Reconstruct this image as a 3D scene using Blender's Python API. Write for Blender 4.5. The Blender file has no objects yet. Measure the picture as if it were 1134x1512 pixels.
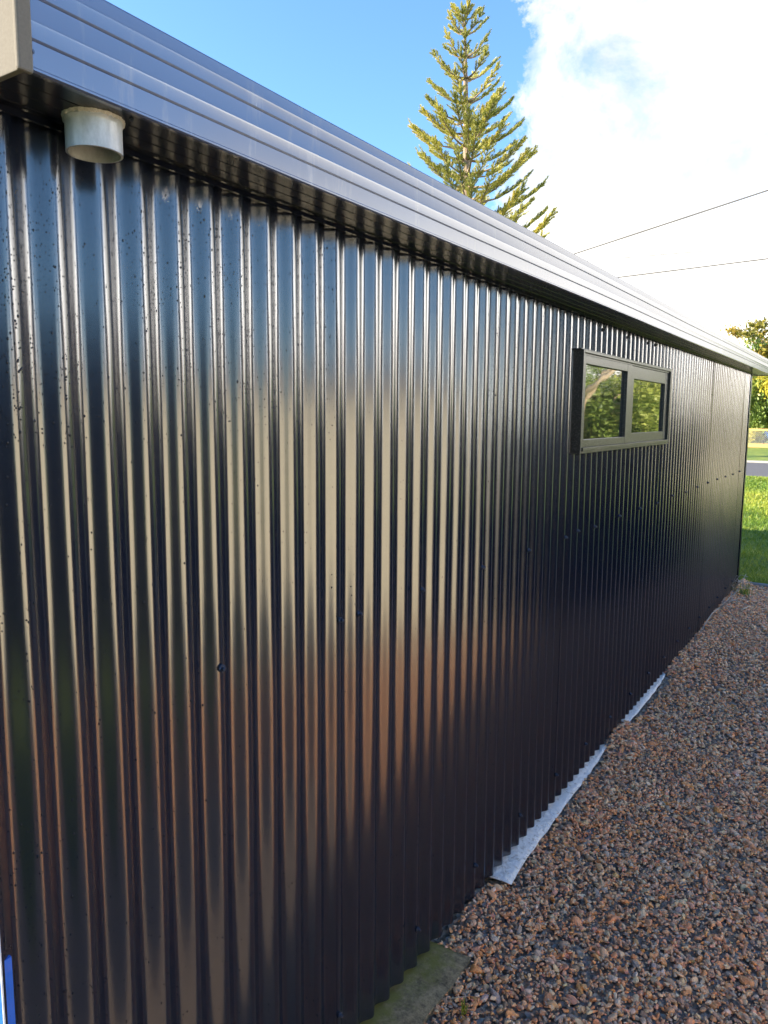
import bpy, math, random
import numpy as np
from mathutils import Vector, Matrix
random.seed(7); rng = np.random.default_rng(11)
scn = bpy.context.scene
COL = scn.collection
R = math.radians
CZ = 1.82                       # camera height; everything measured from it

# ------------------------------------------------------------------ helpers
def link(o, parent=None):
    COL.objects.link(o)
    if parent is not None: o.parent = parent
    return o
def mesh_obj(name, V, F, mat, parent=None, smooth=False, attrs=None):
    me = bpy.data.meshes.new(name)
    V = np.asarray(V, dtype=np.float32)
    if isinstance(F, np.ndarray):
        n, k = F.shape
        me.vertices.add(len(V)); me.vertices.foreach_set('co', V.ravel())
        me.loops.add(n*k); me.loops.foreach_set('vertex_index', F.astype(np.int32).ravel())
        me.polygons.add(n); me.polygons.foreach_set('loop_start', np.arange(0, n*k, k, dtype=np.int32))
        me.update(calc_edges=True)
    else:
        me.from_pydata([tuple(map(float, v)) for v in V], [], [tuple(f) for f in F]); me.update()
    if smooth: me.polygons.foreach_set('use_smooth', [True]*len(me.polygons))
    if mat is not None: me.materials.append(mat)
    if attrs:
        for k_, a in attrs.items():
            at = me.color_attributes.new(k_, 'FLOAT_COLOR', 'POINT')
            at.data.foreach_set('color', np.asarray(a, dtype=np.float32).ravel())
    return link(bpy.data.objects.new(name, me), parent)
def tag(o, label=None, cat=None, group=None, kind=None):
    if label: o['label'] = label
    if cat: o['category'] = cat
    if group: o['group'] = group
    if kind: o['kind'] = kind
    return o
def empty(name, loc=(0, 0, 0), rz=0):
    o = bpy.data.objects.new(name, None); COL.objects.link(o); o.location = loc; o.rotation_euler = (0, 0, rz)
    o.empty_display_size = .2
    return o
class MB:
    def __init__(s): s.v = []; s.f = []
    def add(s, V, F):
        n = len(s.v); s.v += [tuple(v) for v in V]; s.f += [tuple(i+n for i in f) for f in F]; return s
    def box(s, x0, x1, y0, y1, z0, z1):
        return s.add([(x0,y0,z0),(x1,y0,z0),(x1,y1,z0),(x0,y1,z0),(x0,y0,z1),(x1,y0,z1),(x1,y1,z1),(x0,y1,z1)],
                     [(3,2,1,0),(4,5,6,7),(0,1,5,4),(1,2,6,5),(2,3,7,6),(3,0,4,7)])
    def tube(s, pts, r, n=8, caps=True):
        pts = [Vector(p) for p in pts]
        if not hasattr(r, '__len__'): r = [r]*len(pts)
        V = []; F = []
        for i, p in enumerate(pts):
            d = (pts[min(i+1, len(pts)-1)] - pts[max(i-1, 0)]).normalized()
            u = d.orthogonal().normalized() if i == 0 else (u - d*u.dot(d)).normalized()
            w = d.cross(u)
            for k in range(n):
                a = 2*math.pi*k/n; V.append(p + (u*math.cos(a)+w*math.sin(a))*r[i])
        for i in range(len(pts)-1):
            for k in range(n):
                F.append((i*n+k, i*n+(k+1)%n, (i+1)*n+(k+1)%n, (i+1)*n+k))
        if caps: F += [tuple(range(n))[::-1], tuple((len(pts)-1)*n+k for k in range(n))]
        return s.add(V, F)
    def build(s, name, mat, parent=None, smooth=False, bevel=0):
        o = mesh_obj(name, s.v, s.f, mat, parent, smooth)
        if bevel:
            m = o.modifiers.new('bevel', 'BEVEL'); m.width = bevel; m.segments = 2; m.limit_method = 'ANGLE'; m.angle_limit = R(40)
        return o
# --- materials
class NT:
    def __init__(s, name, world=None):
        if world is None:
            s.m = bpy.data.materials.new(name); s.m.use_nodes = True; s.t = s.m.node_tree
        else: s.m = world; s.t = world.node_tree
        s.t.nodes.clear()
    def n(s, typ, **kw):
        o = s.t.nodes.new(typ)
        for k, v in kw.items():
            if k.startswith('_'): setattr(o, k[1:], v)
            else:
                key = int(k[1:]) if k[0] == 'i' and k[1:].isdigit() else k.replace('__', ' ')
                inp = o.inputs[key]
                if isinstance(v, bpy.types.NodeSocket): s.t.links.new(v, inp)
                else: inp.default_value = v
        return o
    def L(s, a, b): s.t.links.new(a, b)
    def math(s, op, a, b=0.0, c=0.0, clamp=False):
        o = s.t.nodes.new('ShaderNodeMath'); o.operation = op; o.use_clamp = clamp
        for i, v in enumerate((a, b, c)):
            if isinstance(v, bpy.types.NodeSocket): s.t.links.new(v, o.inputs[i])
            else: o.inputs[i].default_value = v
        return o.outputs[0]
    def mix(s, f, a, b):
        o = s.t.nodes.new('ShaderNodeMix'); o.data_type = 'RGBA'
        for k, v in ((0, f), (6, a), (7, b)):
            if isinstance(v, bpy.types.NodeSocket): s.t.links.new(v, o.inputs[k])
            else: o.inputs[k].default_value = v if k == 0 else (tuple(v)+(1,))[:4]
        return o.outputs[2]
    def ramp(s, f, stops, interp='LINEAR'):
        o = s.t.nodes.new('ShaderNodeValToRGB'); s.t.links.new(f, o.inputs[0]); o.color_ramp.interpolation = interp
        e = o.color_ramp.elements
        while len(e) < len(stops): e.new(.5)
        for i, (p, c) in enumerate(stops):
            e[i].position = p; e[i].color = (tuple(c)+(1,))[:4] if hasattr(c, '__len__') else (c, c, c, 1)
        return o.outputs[0]
    def noise(s, scale, detail=4, rough=.5, vec=None, dist=0.0):
        o = s.t.nodes.new('ShaderNodeTexNoise'); o.inputs['Scale'].default_value = scale
        o.inputs['Detail'].default_value = detail; o.inputs['Roughness'].default_value = rough
        o.inputs['Distortion'].default_value = dist
        if vec is not None: s.t.links.new(vec, o.inputs['Vector'])
        return o.outputs[0]
    def pos(s, scale=None):
        g = s.t.nodes.new('ShaderNodeNewGeometry').outputs['Position']
        if scale is None: return g
        m = s.t.nodes.new('ShaderNodeVectorMath'); m.operation = 'MULTIPLY'; s.t.links.new(g, m.inputs[0]); m.inputs[1].default_value = scale
        return m.outputs[0]
    def out(s, base=(.5,.5,.5), rough=.5, bump=None, bstr=.3, bdist=.01, **kw):
        p = s.t.nodes.new('ShaderNodeBsdfPrincipled')
        for k, v in dict({'Base Color': base, 'Roughness': rough}, **{k.replace('__', ' '): v for k, v in kw.items()}).items():
            if isinstance(v, bpy.types.NodeSocket): s.t.links.new(v, p.inputs[k])
            elif hasattr(v, '__len__') and len(v) == 3: p.inputs[k].default_value = tuple(v)+(1,)
            else: p.inputs[k].default_value = v
        if bump is not None:
            b = s.t.nodes.new('ShaderNodeBump'); b.inputs['Strength'].default_value = bstr; b.inputs['Distance'].default_value = bdist
            s.t.links.new(bump, b.inputs['Height']); s.t.links.new(b.outputs[0], p.inputs['Normal'])
        o = s.t.nodes.new('ShaderNodeOutputMaterial'); s.t.links.new(p.outputs[0], o.inputs[0])
        return s.m
M = {}
def steel(name, col, rough, ior, bscale=1.0):
    t = NT(name); ps = t.pos()
    fine = t.noise(900, 2, .6, ps); big = t.noise(3.0, 3, .5, ps); mid = t.noise(40, 4, .6, ps)
    r = t.math('ADD', rough - .025, t.math('MULTIPLY', mid, .05))
    dust = t.ramp(t.noise(7, 6, .7, t.pos((1, 1, .25))), [(.5, 0.0), (.85, 1.0)])
    base = t.mix(t.math('MULTIPLY', dust, .25), col, tuple(c*1.5+.012 for c in col))
    h = t.math('ADD', t.math('MULTIPLY', fine, .0006), t.math('MULTIPLY', big, 1.0))
    return t.out(base, r, h, .06*bscale, .02, IOR=ior)
M['wall'] = steel('dark_wall_paint', (.006, .009, .020), .19, 2.02)
M['trim0'] = steel('dark_trim_paint', (.075, .088, .14), .20, 2.2, .5)
M['soffit'] = steel('soffit_paint', (.006, .008, .016), .24, 1.55, .4)
t = NT('fascia_paint'); ps = t.pos()
streak = t.ramp(t.noise(5, 7, .7, t.pos((6, 6, 1.2))), [(.56, 0.0), (.78, 1.0)])
M['trim'] = t.out(t.mix(t.math('MULTIPLY', streak, .6), (.075, .088, .14), (.15, .15, .16)), t.math('ADD', .17, t.math('MULTIPLY', streak, .16)), t.noise(2.5, 3, .5, ps), .04, .02, IOR=2.2)
t = NT('frame_paint'); sp = t.n('ShaderNodeTexVoronoi', Scale=170.0); t.L(t.pos(), sp.inputs['Vector'])
M['frame'] = t.out(t.mix(t.ramp(sp.outputs['Distance'], [(.25, 1.0), (.4, 0.0)]), (.016, .013, .009), (.085, .075, .06)), .3,
                   t.ramp(sp.outputs['Distance'], [(.1, 1.0), (.4, 0.0)]), .35, .002, IOR=1.55)
t = NT('rubber'); M['rubber'] = t.out((.01, .01, .011), .6)
t = NT('screw_steel'); M['screw'] = t.out((.07, .08, .11), .25, Metallic=.6)
t = NT('water'); M['drop'] = t.out((.008, .009, .012), .06, IOR=1.5)
t = NT('glass_pane'); g = t.n('ShaderNodeTexVoronoi', Scale=150.0); t.L(t.pos(), g.inputs['Vector'])
M['glass'] = t.out((.01, .012, .012), .02, t.math('ADD', t.math('MULTIPLY', t.noise(4, 2, .5, t.pos()), .35), t.ramp(g.outputs['Distance'], [(.12, .12), (.3, 0.0)])), .12, .008, IOR=3.2)
t = NT('pvc'); M['pvc'] = t.out(t.mix(t.ramp(t.noise(16, 8, .75, t.pos((1, 1, .5))), [(.40, 0.0), (.62, 1.0)]), (.33, .345, .34), (.50, .52, .53)), .28, t.noise(200, 3, .5, t.pos()), .1, .002, IOR=1.55)
t = NT('sealant'); M['sealant'] = t.out((.55, .52, .46), .6, t.noise(150, 4, .6, t.pos()), .8, .006)
t = NT('white_plastic'); M['plastic'] = t.out(t.mix(t.ramp(t.noise(60, 8, .75, t.pos()), [(.53, 0.0), (.68, 1.0)]), (.90, .88, .84), (.34, .26, .18)), .4, t.noise(22, 5, .6, t.pos(), 1.5), .9, .02)
t = NT('blue_wrap'); M['wrap'] = t.out((.01, .13, .60), .35, t.noise(12, 3, .5, t.pos()), .5, .02)
t = NT('white_wrap'); M['wwrap'] = t.out((.75, .76, .78), .45, t.noise(12, 3, .5, t.pos()), .5, .02)
t = NT('gable_fascia_paint'); M['endcap'] = t.out(t.mix(t.noise(260, 3, .6, t.pos()), (.11, .10, .085), (.17, .155, .13)), .8, IOR=1.2)
t = NT('concrete'); ps = t.pos(); moss = t.ramp(t.math('ADD', t.noise(9, 6, .65, ps), t.math('MULTIPLY', t.n('ShaderNodeSeparateXYZ', Vector=ps).outputs[0], -1.6)), [(2.22/3, 0.0), (.9, 1.0)])
xx = t.n('ShaderNodeSeparateXYZ', Vector=ps).outputs[0]
mossn = t.ramp(t.math('ADD', t.noise(16, 8, .75, ps), t.math('MULTIPLY', t.math('ADD', xx, 1.06), -2.2)), [(.48, 0.0), (.70, .9)])
conc = t.mix(t.ramp(t.noise(38, 10, .82, ps), [(.36, 0.0), (.64, 1.0)]), (.07, .05, .024), (.46, .35, .19))
M['concrete'] = t.out(t.mix(mossn, conc, (.20, .185, .03)), .75, t.noise(140, 6, .75, ps), .7, .008)
# gravel stones: colour from the point they stand on
t = NT('gravel_stone'); at = t.n('ShaderNodeAttribute', _attribute_name='stone_col', _attribute_type='INSTANCER')
nz = t.noise(3.2, 5, .65, t.n('ShaderNodeTexCoord').outputs['Object'])
hv = t.n('ShaderNodeHueSaturation', Color=at.outputs['Color'], Value=t.math('ADD', 1.15, t.math('MULTIPLY', nz, .75)))
M['stone'] = t.out(hv.outputs[0], t.ramp(t.noise(2, 2, .5, t.pos((9, 9, 9))), [(.35, .16), (.65, .45)]), nz, .3, .10, IOR=1.6)
t = NT('gravel_ground'); ps = t.pos(); v = t.n('ShaderNodeTexVoronoi', Scale=55.0, Vector=ps)
gc = t.ramp(t.n('ShaderNodeSeparateColor', Color=v.outputs['Color']).outputs[0], [(0, (.11, .085, .065)), (.35, (.24, .17, .12)), (.6, (.33, .24, .16)), (.8, (.28, .25, .23)), (1, (.45, .37, .27))])
M['gravelbase'] = t.out(gc, .6, v.outputs['Distance'], .9, .02)
t = NT('yard'); ps = t.pos()
M['yard'] = t.out(t.mix(t.noise(.7, 6, .65, ps), (.33, .27, .17), (.44, .37, .26)), .8, t.noise(60, 5, .7, ps), .5, .02)
t = NT('lawn_soil'); ps = t.pos()
M['lawn'] = t.out(t.mix(t.ramp(t.noise(1.1, 8, .75, ps), [(.35, 0.0), (.7, 1.0)]), (.08, .17, .02), (.26, .30, .04)), .85, t.noise(35, 6, .8, ps), .9, .05)
t = NT('grass_blade'); oi = t.noise(1.3, 5, .7, t.pos())
at = t.n('ShaderNodeAttribute', _attribute_name='tint'); 
def leafmat(name, stops, scale=2.0, trans=.35, rough=.5):
    t = NT(name)
    a = t.n('ShaderNodeAttribute', _attribute_name='tint')
    f = t.math('ADD', t.math('MULTIPLY', a.outputs['Fac'], .65), t.math('MULTIPLY', t.noise(scale, 4, .6, t.pos()), .35))
    c = t.ramp(f, stops)
    p = t.n('ShaderNodeBsdfPrincipled', Roughness=rough); t.L(c, p.inputs['Base Color'])
    tr = t.n('ShaderNodeBsdfTranslucent'); t.L(c, tr.inputs[0])
    mx = t.n('ShaderNodeMixShader', i0=trans); t.L(p.outputs[0], mx.inputs[1]); t.L(tr.outputs[0], mx.inputs[2])
    o = t.n('ShaderNodeOutputMaterial'); t.L(mx.outputs[0], o.inputs[0]); return t.m
M['blade'] = leafmat('grass_blades', [(.2, (.07, .16, .015)), (.5, (.20, .28, .025)), (.8, (.42, .42, .06))])
M['pine'] = leafmat('pine_needles', [(.15, (.16, .19, .06)), (.5, (.38, .37, .08)), (.85, (.66, .56, .11))], 1.2, .25)
M['autumn'] = leafmat('autumn_leaves', [(.1, (.10, .12, .02)), (.5, (.30, .24, .03)), (.9, (.42, .30, .06))], .8)
M['green'] = leafmat('green_leaves', [(.1, (.08, .15, .03)), (.5, (.22, .30, .06)), (.9, (.48, .50, .10))], .8)
M['olive'] = leafmat('olive_leaves', [(.1, (.06, .09, .05)), (.5, (.12, .15, .08)), (.9, (.20, .22, .12))], .8)
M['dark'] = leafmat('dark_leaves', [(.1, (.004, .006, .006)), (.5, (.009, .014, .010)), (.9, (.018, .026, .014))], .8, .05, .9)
M['yellow'] = leafmat('yellow_leaves', [(.1, (.20, .20, .02)), (.5, (.45, .40, .04)), (.9, (.6, .5, .08))], .8)
t = NT('bark'); M['bark'] = t.out(t.mix(t.noise(6, 6, .7, t.pos((1, 1, .3))), (.12, .085, .06), (.36, .27, .19)), .85, t.noise(30, 6, .7, t.pos((1, 1, .2))), .8, .05)
t = NT('pale_bark'); M['palebark'] = t.out(t.mix(t.noise(6, 6, .7, t.pos((1, 1, .3))), (.32, .24, .15), (.52, .42, .28)), .85, t.noise(30, 6, .7, t.pos((1, 1, .2))), .8, .05)
t = NT('asphalt'); M['asphalt'] = t.out(t.mix(t.noise(3, 8, .7, t.pos()), (.075, .075, .085), (.12, .118, .125)), .8, t.noise(90, 4, .7, t.pos()), .5, .01)
t = NT('kerb_concrete'); M['kerb'] = t.out(t.mix(t.noise(8, 6, .7, t.pos()), (.24, .235, .22), (.36, .35, .33)), .8)
t = NT('fence_timber'); M['timber'] = t.out(t.mix(t.noise(4, 6, .7, t.pos((.3, 1, 6))), (.42, .24, .08), (.60, .40, .16)), .7)
t = NT('galvanised_wire'); M['galv'] = t.out((.45, .46, .46), .45, Metallic=.5)
t = NT('cable'); M['cable'] = t.out((.03, .03, .035), .6)
t = NT('house_wall'); M['hwall'] = t.out(t.mix(t.math('PINGPONG', t.n('ShaderNodeSeparateXYZ', Vector=t.pos()).outputs[2], .1), (.30, .27, .25), (.36, .33, .30)), .8)
t = NT('cream_render'); M['cream'] = t.out(t.mix(t.noise(2, 6, .6, t.pos()), (.76, .70, .53), (.84, .78, .62)), .8)
t = NT('house_roof'); M['hroof'] = t.out((.16, .07, .05), .7)
t = NT('white_trim'); M['white'] = t.out((.75, .75, .73), .6)
t = NT('car_blue'); M['carblue'] = t.out((.03, .10, .35), .25, Metallic=.3)
t = NT('car_glass'); M['carglass'] = t.out((.02, .025, .03), .05)
t = NT('tyre'); M['tyre'] = t.out((.02, .02, .02), .8)
t = NT('twig'); M['twig'] = t.out(t.mix(t.noise(40, 4, .6, t.pos()), (.30, .25, .20), (.50, .45, .38)), .8)
t = NT('dry_needle'); M['needle'] = t.out((.42, .34, .25), .7)

# ------------------------------------------------------------------ camera (solved from the vanishing points)
F_PX = 1111.0
dn = Vector((-58, 8672, F_PX)).normalized(); hz = Vector((730, -137, F_PX)); fw = (hz - dn*hz.dot(dn)).normalized(); rt = dn.cross(fw)
ax = lambda v: Vector((v.dot(rt), v.dot(fw), -v.dot(dn)))
ex, ey, ez = ax(Vector((1, 0, 0))), ax(Vector((0, -1, 0))), ax(Vector((0, 0, -1)))
cam = bpy.data.cameras.new('camera'); co = link(bpy.data.objects.new('camera', cam))
mw = Matrix.Identity(4)
for i in range(3): mw[i][0] = ex[i]; mw[i][1] = ey[i]; mw[i][2] = ez[i]; mw[i][3] = (0, 0, CZ)[i]
co.matrix_world = mw
cam.sensor_fit = 'HORIZONTAL'; cam.sensor_width = 36; cam.lens = 36*F_PX/1134
cam.clip_start = .02; cam.clip_end = 3000
scn.camera = co
def P(px, py, dist=None, y=None, x=None, z=None):
    d = ax(Vector((px-567, py-756, F_PX)))
    if dist: s = dist/d.length
    elif y is not None: s = y/d.y
    elif x is not None: s = x/d.x
    else: s = (z-CZ)/d.z
    d = d*s; return Vector((d.x, d.y, d.z+CZ))

# ------------------------------------------------------------------ the shed
SX = -1.136; PITCH = .0846; AMP = .0098; Y0 = .688
YA, YB = .607, 8.70; ZB, ZT = .03, 2.30
SOF = 2.277; FX = -.985; FYA, FYB = .6365, 9.15
shed = empty('shed', (-5.5, 4.6, 0))
tag(shed, 'long low shed clad in dark corrugated steel beside the gravel path', 'shed')
def sp(o):                              # keep world placement under the shed's base empty
    o.parent = shed; o.matrix_parent_inverse = Matrix.Translation((5.5, -4.6, 0)); return o
def subp(o, parent):
    o.parent = parent; return o
def corr(y): return SX - AMP + AMP*math.cos(2*math.pi*(y-Y0)/PITCH)
nsheet = 0
ys = YA
edges = [YA] + [Y0 + PITCH*(9.9 + 10*k) for k in range(0, 9)] + [YB]
edges = [e for e in edges if e <= YB]
for i in range(len(edges)-1):
    a = edges[i]; b = edges[i+1] + (.055 if i < len(edges)-2 else 0)
    n = max(4, int((b-a)/PITCH*18)); off = .0012 if i % 2 else 0.0
    zs = [ZB + (ZT-ZB)*k/14 for k in range(15)]
    yy = np.linspace(a, b, n+1); V = []; F = []
    th = .0008
    ph = random.random()*6
    for side in (0, 1):
        for z in zs:
            for y in yy:
                w = .0008*math.sin(z*2.1+ph+y*1.7) + .0004*math.sin(z*5.3+y*11.1) + .0005*math.sin(y*37+ph+z*1.3)*math.sin(y*13.1)
                V.append((corr(y) + off + w - side*th, y, z))
    nz, ny = len(zs), n+1
    for j in range(nz-1):
        for k in range(ny-1):
            q = j*ny+k; F.append((q, q+1, q+ny+1, q+ny)); q += nz*ny; F.append((q, q+ny, q+ny+1, q+1))
    for k in range(ny-1): F.append((k+nz*ny, k+1+nz*ny, k+1, k))
    for j in range(nz-1):
        q = j*ny; F.append((q, q+ny, q+ny+nz*ny, q+nz*ny)); q = j*ny+ny-1; F.append((q+ny, q, q+nz*ny, q+ny+nz*ny))
    sp(mesh_obj('wall_sheet', V, F, M['wall'], smooth=True)).data.set_sharp_from_angle(angle=R(50))
# corner flashings
sp(MB().box(-1.155, -1.124, YB-.005, YB+.012, .02, 2.275).box(-1.132, -1.1235, YB-.055, YB-.0055, .02, 2.275).build('corner_flashing', M['wall'], bevel=.002))
sp(MB().box(-1.1385, -1.1345, YA-.0035, YA-.0005, .02, 2.262).build('corner_flashing', M['wwrap'], bevel=.002))
# other walls
XL = -10.0; RX, RZ = -5.5, 3.55
gw = MB().add([(XL, YA+.001, 0), (-1.1395, YA+.001, 0), (-1.1395, YA+.001, 2.25), (RX, YA+.001, RZ-.06), (XL, YA+.001, 2.25)], [(0, 1, 2, 3, 4)])
gw.add([(XL, YA+.02+.06, 0), (-1.17, YA+.08, 0), (-1.17, YA+.08, 2.25), (RX, YA+.08, RZ-.06), (XL, YA+.08, 2.25)], [(4, 3, 2, 1, 0)])
g1 = sp(gw.build('gable_wall', M['wwrap']))
wrap = MB().box(-4.0, -1.139, YA-.0035, YA+.018, .03, .925); sp(wrap.build('building_wrap', M['wrap']))
gw = MB().box(XL, -1.17, YB-.06, YB, 0, 2.25).add([(XL, YB, 2.25), (-1.17, YB, 2.25), (RX, YB, RZ-.06)], [(1, 0, 2)])
sp(gw.build('gable_wall', M['wall']))
sp(MB().box(XL-.02, XL, YA+.1, YB-.1, 0, 2.25).build('back_wall', M['wall']))
# fascia (eaves): extruded profile with two grooves and two beads
prof = [(FX-.010, 2.2745), (FX-.002, 2.2745), (FX+.0015, 2.2765), (FX+.0015, 2.2795), (FX, 2.2815), (FX, 2.3135), (FX-.0012, 2.3143), (FX-.0030, 2.3160), (FX-.0012, 2.3172), (FX, 2.3180),
        (FX, 2.3360), (FX+.0003, 2.3395), (FX+.0002, 2.3405), (FX, 2.3430), (FX, 2.3690), (FX-.0012, 2.3698), (FX-.0030, 2.3715), (FX-.0012, 2.3727), (FX, 2.3735),
        (FX, 2.3900), (FX+.0003, 2.3935), (FX+.0002, 2.3945), (FX, 2.3970), (FX, 2.4130), (FX-.0015, 2.4160), (FX-.0045, 2.4175), (FX-.016, 2.4175), (FX-.016, 2.404)]
ya = np.linspace(FYA, FYB, 60); V = []; F = []
for y in ya:
    for (x, z) in prof: V.append((x + .0006*math.sin(y*2.3)+.0003*math.sin(y*9), y, z + .0007*math.sin(y*1.7+z)))
k = len(prof)
for j in range(len(ya)-1):
    for q in range(k-1): F.append((j*k+q, (j+1)*k+q, (j+1)*k+q+1, j*k+q+1))
fo = sp(mesh_obj('fascia', V, F, M['trim'], smooth=True)); fo.data.set_sharp_from_angle(angle=R(5))
# lapped joints and brackets along the fascia
for yj in (5.93,):
    V = []; F = []
    for y in (yj, yj+.0015, yj+.05, yj+.0515):
        for (x, z) in prof[3:28]: V.append((x + .0006*math.sin(y*2.3)+.0003*math.sin(y*9) + (.0007 if yj+.001 < y < yj+.051 else .0001), y, z + .0007*math.sin(y*1.7+z)))
    k = 25
    for j in range(3):
        for q in range(k-1): F.append((j*k+q, (j+1)*k+q, (j+1)*k+q+1, j*k+q+1))
    sp(mesh_obj('fascia_joint', V, F, M['trim'], smooth=True)).data.set_sharp_from_angle(angle=R(5))
# gable-end fascia
ef = MB().box(-1.6, FX-.004, FYA-.012, FYA-.002, 2.272, 2.425)
ef.add([(-1.6, FYA-.012, 2.272), (-1.6, FYA-.012, 2.425), (RX, FYA-.012, RZ+.1), (RX, FYA-.012, RZ-.06)], [(0, 3, 2, 1)])
ef.add([(RX, FYA-.012, RZ+.1), (RX, FYA-.012, RZ-.06), (XL, FYA-.012, 2.27), (XL, FYA-.012, 2.42)], [(0, 1, 2, 3)])
sp(ef.build('gable_fascia', M['endcap'], bevel=.0015))
e2 = MB().box(-2.2, FX+.002, FYB+.002, FYB+.012, 2.272, 2.425); sp(e2.build('gable_fascia', M['endcap'], bevel=.0015))
tr = MB().box(FX-.006, FX+.0035, FYA-.016, FYA+.006, 2.2705, 2.43); sp(tr.build('fascia_corner_trim', M['endcap'], bevel=.003))
# soffit: grooved liner boards with a quarter trim against the wall
V = []; F = []; xs = []; zz = []
gx = [-1.108, -1.072, -1.036]
pr = [(-1.165, SOF)]
for g_ in gx: pr += [(g_-.003, SOF), (g_-.0015, SOF+.004), (g_+.0015, SOF+.004), (g_+.003, SOF-.001)]
pr += [(-.994, SOF-.001)]
for y in (FYA+.002, FYB):
    for (x, z) in pr: V.append((x, y, z))
k = len(pr)
for q in range(k-1): F.append((q, q+1, k+q+1, k+q))
sp(mesh_obj('soffit', V, F, M['soffit'])).data.set_sharp_from_angle(angle=R(30))
tm = MB()
yy = FYA+.003
while yy < FYB-.1:
    y2 = min(yy + 1.05, FYB-.01); dz = .0015 if int(yy*7) % 2 else 0
    tm.add([(-1.123, yy, SOF-.0015), (-1.123, y2, SOF-.0015), (-1.121+dz, yy, SOF-.012), (-1.121+dz, y2, SOF-.012), (-1.128, yy, SOF-.012), (-1.128, y2, SOF-.012)], [(0, 1, 3, 2), (2, 3, 5, 4)])
    yy = y2 + .004
sp(tm.build('eaves_trim', M['soffit']))
# roof
rf = MB(); n = 300; yv = np.linspace(FYA-.01, FYB+.01, n)
V = []; F = []
for y in yv:
    w = .009*math.cos(2*math.pi*y/.12)
    V += [(FX-.018, y, 2.415+w-.012), (RX, y, RZ+w+.05), (XL-.15, y, 2.40+w)]
for j in range(n-1):
    F += [(j*3, (j+1)*3, (j+1)*3+1, j*3+1), (j*3+1, (j+1)*3+1, (j+1)*3+2, j*3+2)]
sp(mesh_obj('roof', V, F, M['wall'], smooth=False))
# PVC outlet under the eaves
pc = (-1.062, .792); rr = .0425
mb = MB(); prr = [(rr+.002, SOF-.0005), (rr+.0025, SOF-.007), (rr+.0008, SOF-.009), (rr, SOF-.013), (rr, 2.224), (rr-.0035, 2.2235), (rr-.0038, SOF-.002)]
V = []; F = []; ns = 64
for k in range(ns):
    a = 2*math.pi*k/ns
    for q, (r_, z_) in enumerate(prr): V.append((pc[0]+r_*math.cos(a), pc[1]+r_*math.sin(a), z_))
for k in range(ns):
    for q in range(len(prr)-1):
        a = k*len(prr)+q; b = ((k+1) % ns)*len(prr)+q; F.append((a, a+1, b+1, b))
pipe = sp(mesh_obj('pipe_outlet', V, F, M['pvc'], smooth=True)); pipe.data.set_sharp_from_angle(angle=R(35)); pipe['label'] = 'short pale grey plastic pipe stub under the eaves'
V = []; F = []; ns = 90
for k in range(ns):
    a = 2*math.pi*k/ns; j1 = random.uniform(0, .0025); j2 = random.uniform(0, .003)
    V += [(pc[0]+(rr+.0035+j1)*math.cos(a), pc[1]+(rr+.0035+j1)*math.sin(a), SOF-.0003), (pc[0]+(rr+.0025+j1)*math.cos(a), pc[1]+(rr+.0025+j1)*math.sin(a), SOF-.0035-j2), (pc[0]+(rr+.001)*math.cos(a), pc[1]+(rr+.001)*math.sin(a), SOF-.004-j2)]
for k in range(ns):
    for q in range(2):
        a = k*3+q; b = ((k+1) % ns)*3+q; F.append((a, a+1, b+1, b))
o = mesh_obj('sealant_bead', V, F, M['sealant'], smooth=True); o.parent = pipe; 
# screws: hex head on a rubber washer
def screw_mesh():
    mb = MB(); mb.tube([(0, 0, 0), (.0035, 0, 0)], .0078, 12); mb.tube([(.0035, 0, 0), (.0050, 0, 0)], [.0070, .0062], 12); mb.tube([(.0045, 0, 0), (.0095, 0, 0), (.0102, 0, 0)], [.0044, .0044, .0036], 6)
    return mb
sc0 = screw_mesh().build('wall_screw', M['screw']); sm = sc0.data
bpy.data.objects.remove(sc0)
def crest(y): return Y0 + PITCH*round((y-Y0)/PITCH)
scr = []
for zr in (CZ-.533, CZ-1.66, CZ+.418):
    y = 1.111
    while y < YB-.05:
        if not (zr > 2.2 and (y < 3.5 or y > 4.6)): scr.append((crest(y), zr))
        y += PITCH*5
scr += [(crest(1.609), CZ-.529), (crest(4.6)+PITCH, CZ+.42), (crest(3.3)+PITCH, CZ-.53)]
for (y, z) in scr:
    o = bpy.data.objects.new('wall_screw', sm); COL.objects.link(o); sp(o)
    o.scale = (1.25, 1.15, 1.15); o.location = (SX+.0014, y+random.uniform(-.002, .002), z+random.uniform(-.006, .006)); o.rotation_euler = (random.uniform(0, 1), 0, random.uniform(-.08, .08))
for (px, py, nrm) in ((47, 76, 0),):
    o = bpy.data.objects.new('fascia_screw', sm); COL.objects.link(o); sp(o); q = P(px, py, x=FX); o.location = (FX, q.y, q.z); o.scale = (.35, .45, .45)
for (x, y) in ((-1.010, .823), (-1.02, 2.6), (-1.015, 4.4)):
    o = bpy.data.objects.new('soffit_screw', sm); COL.objects.link(o); sp(o); o.location = (x, y, SOF-.001); o.rotation_euler = (0, R(90), 0); o.scale = (.4, .5, .5)
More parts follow.
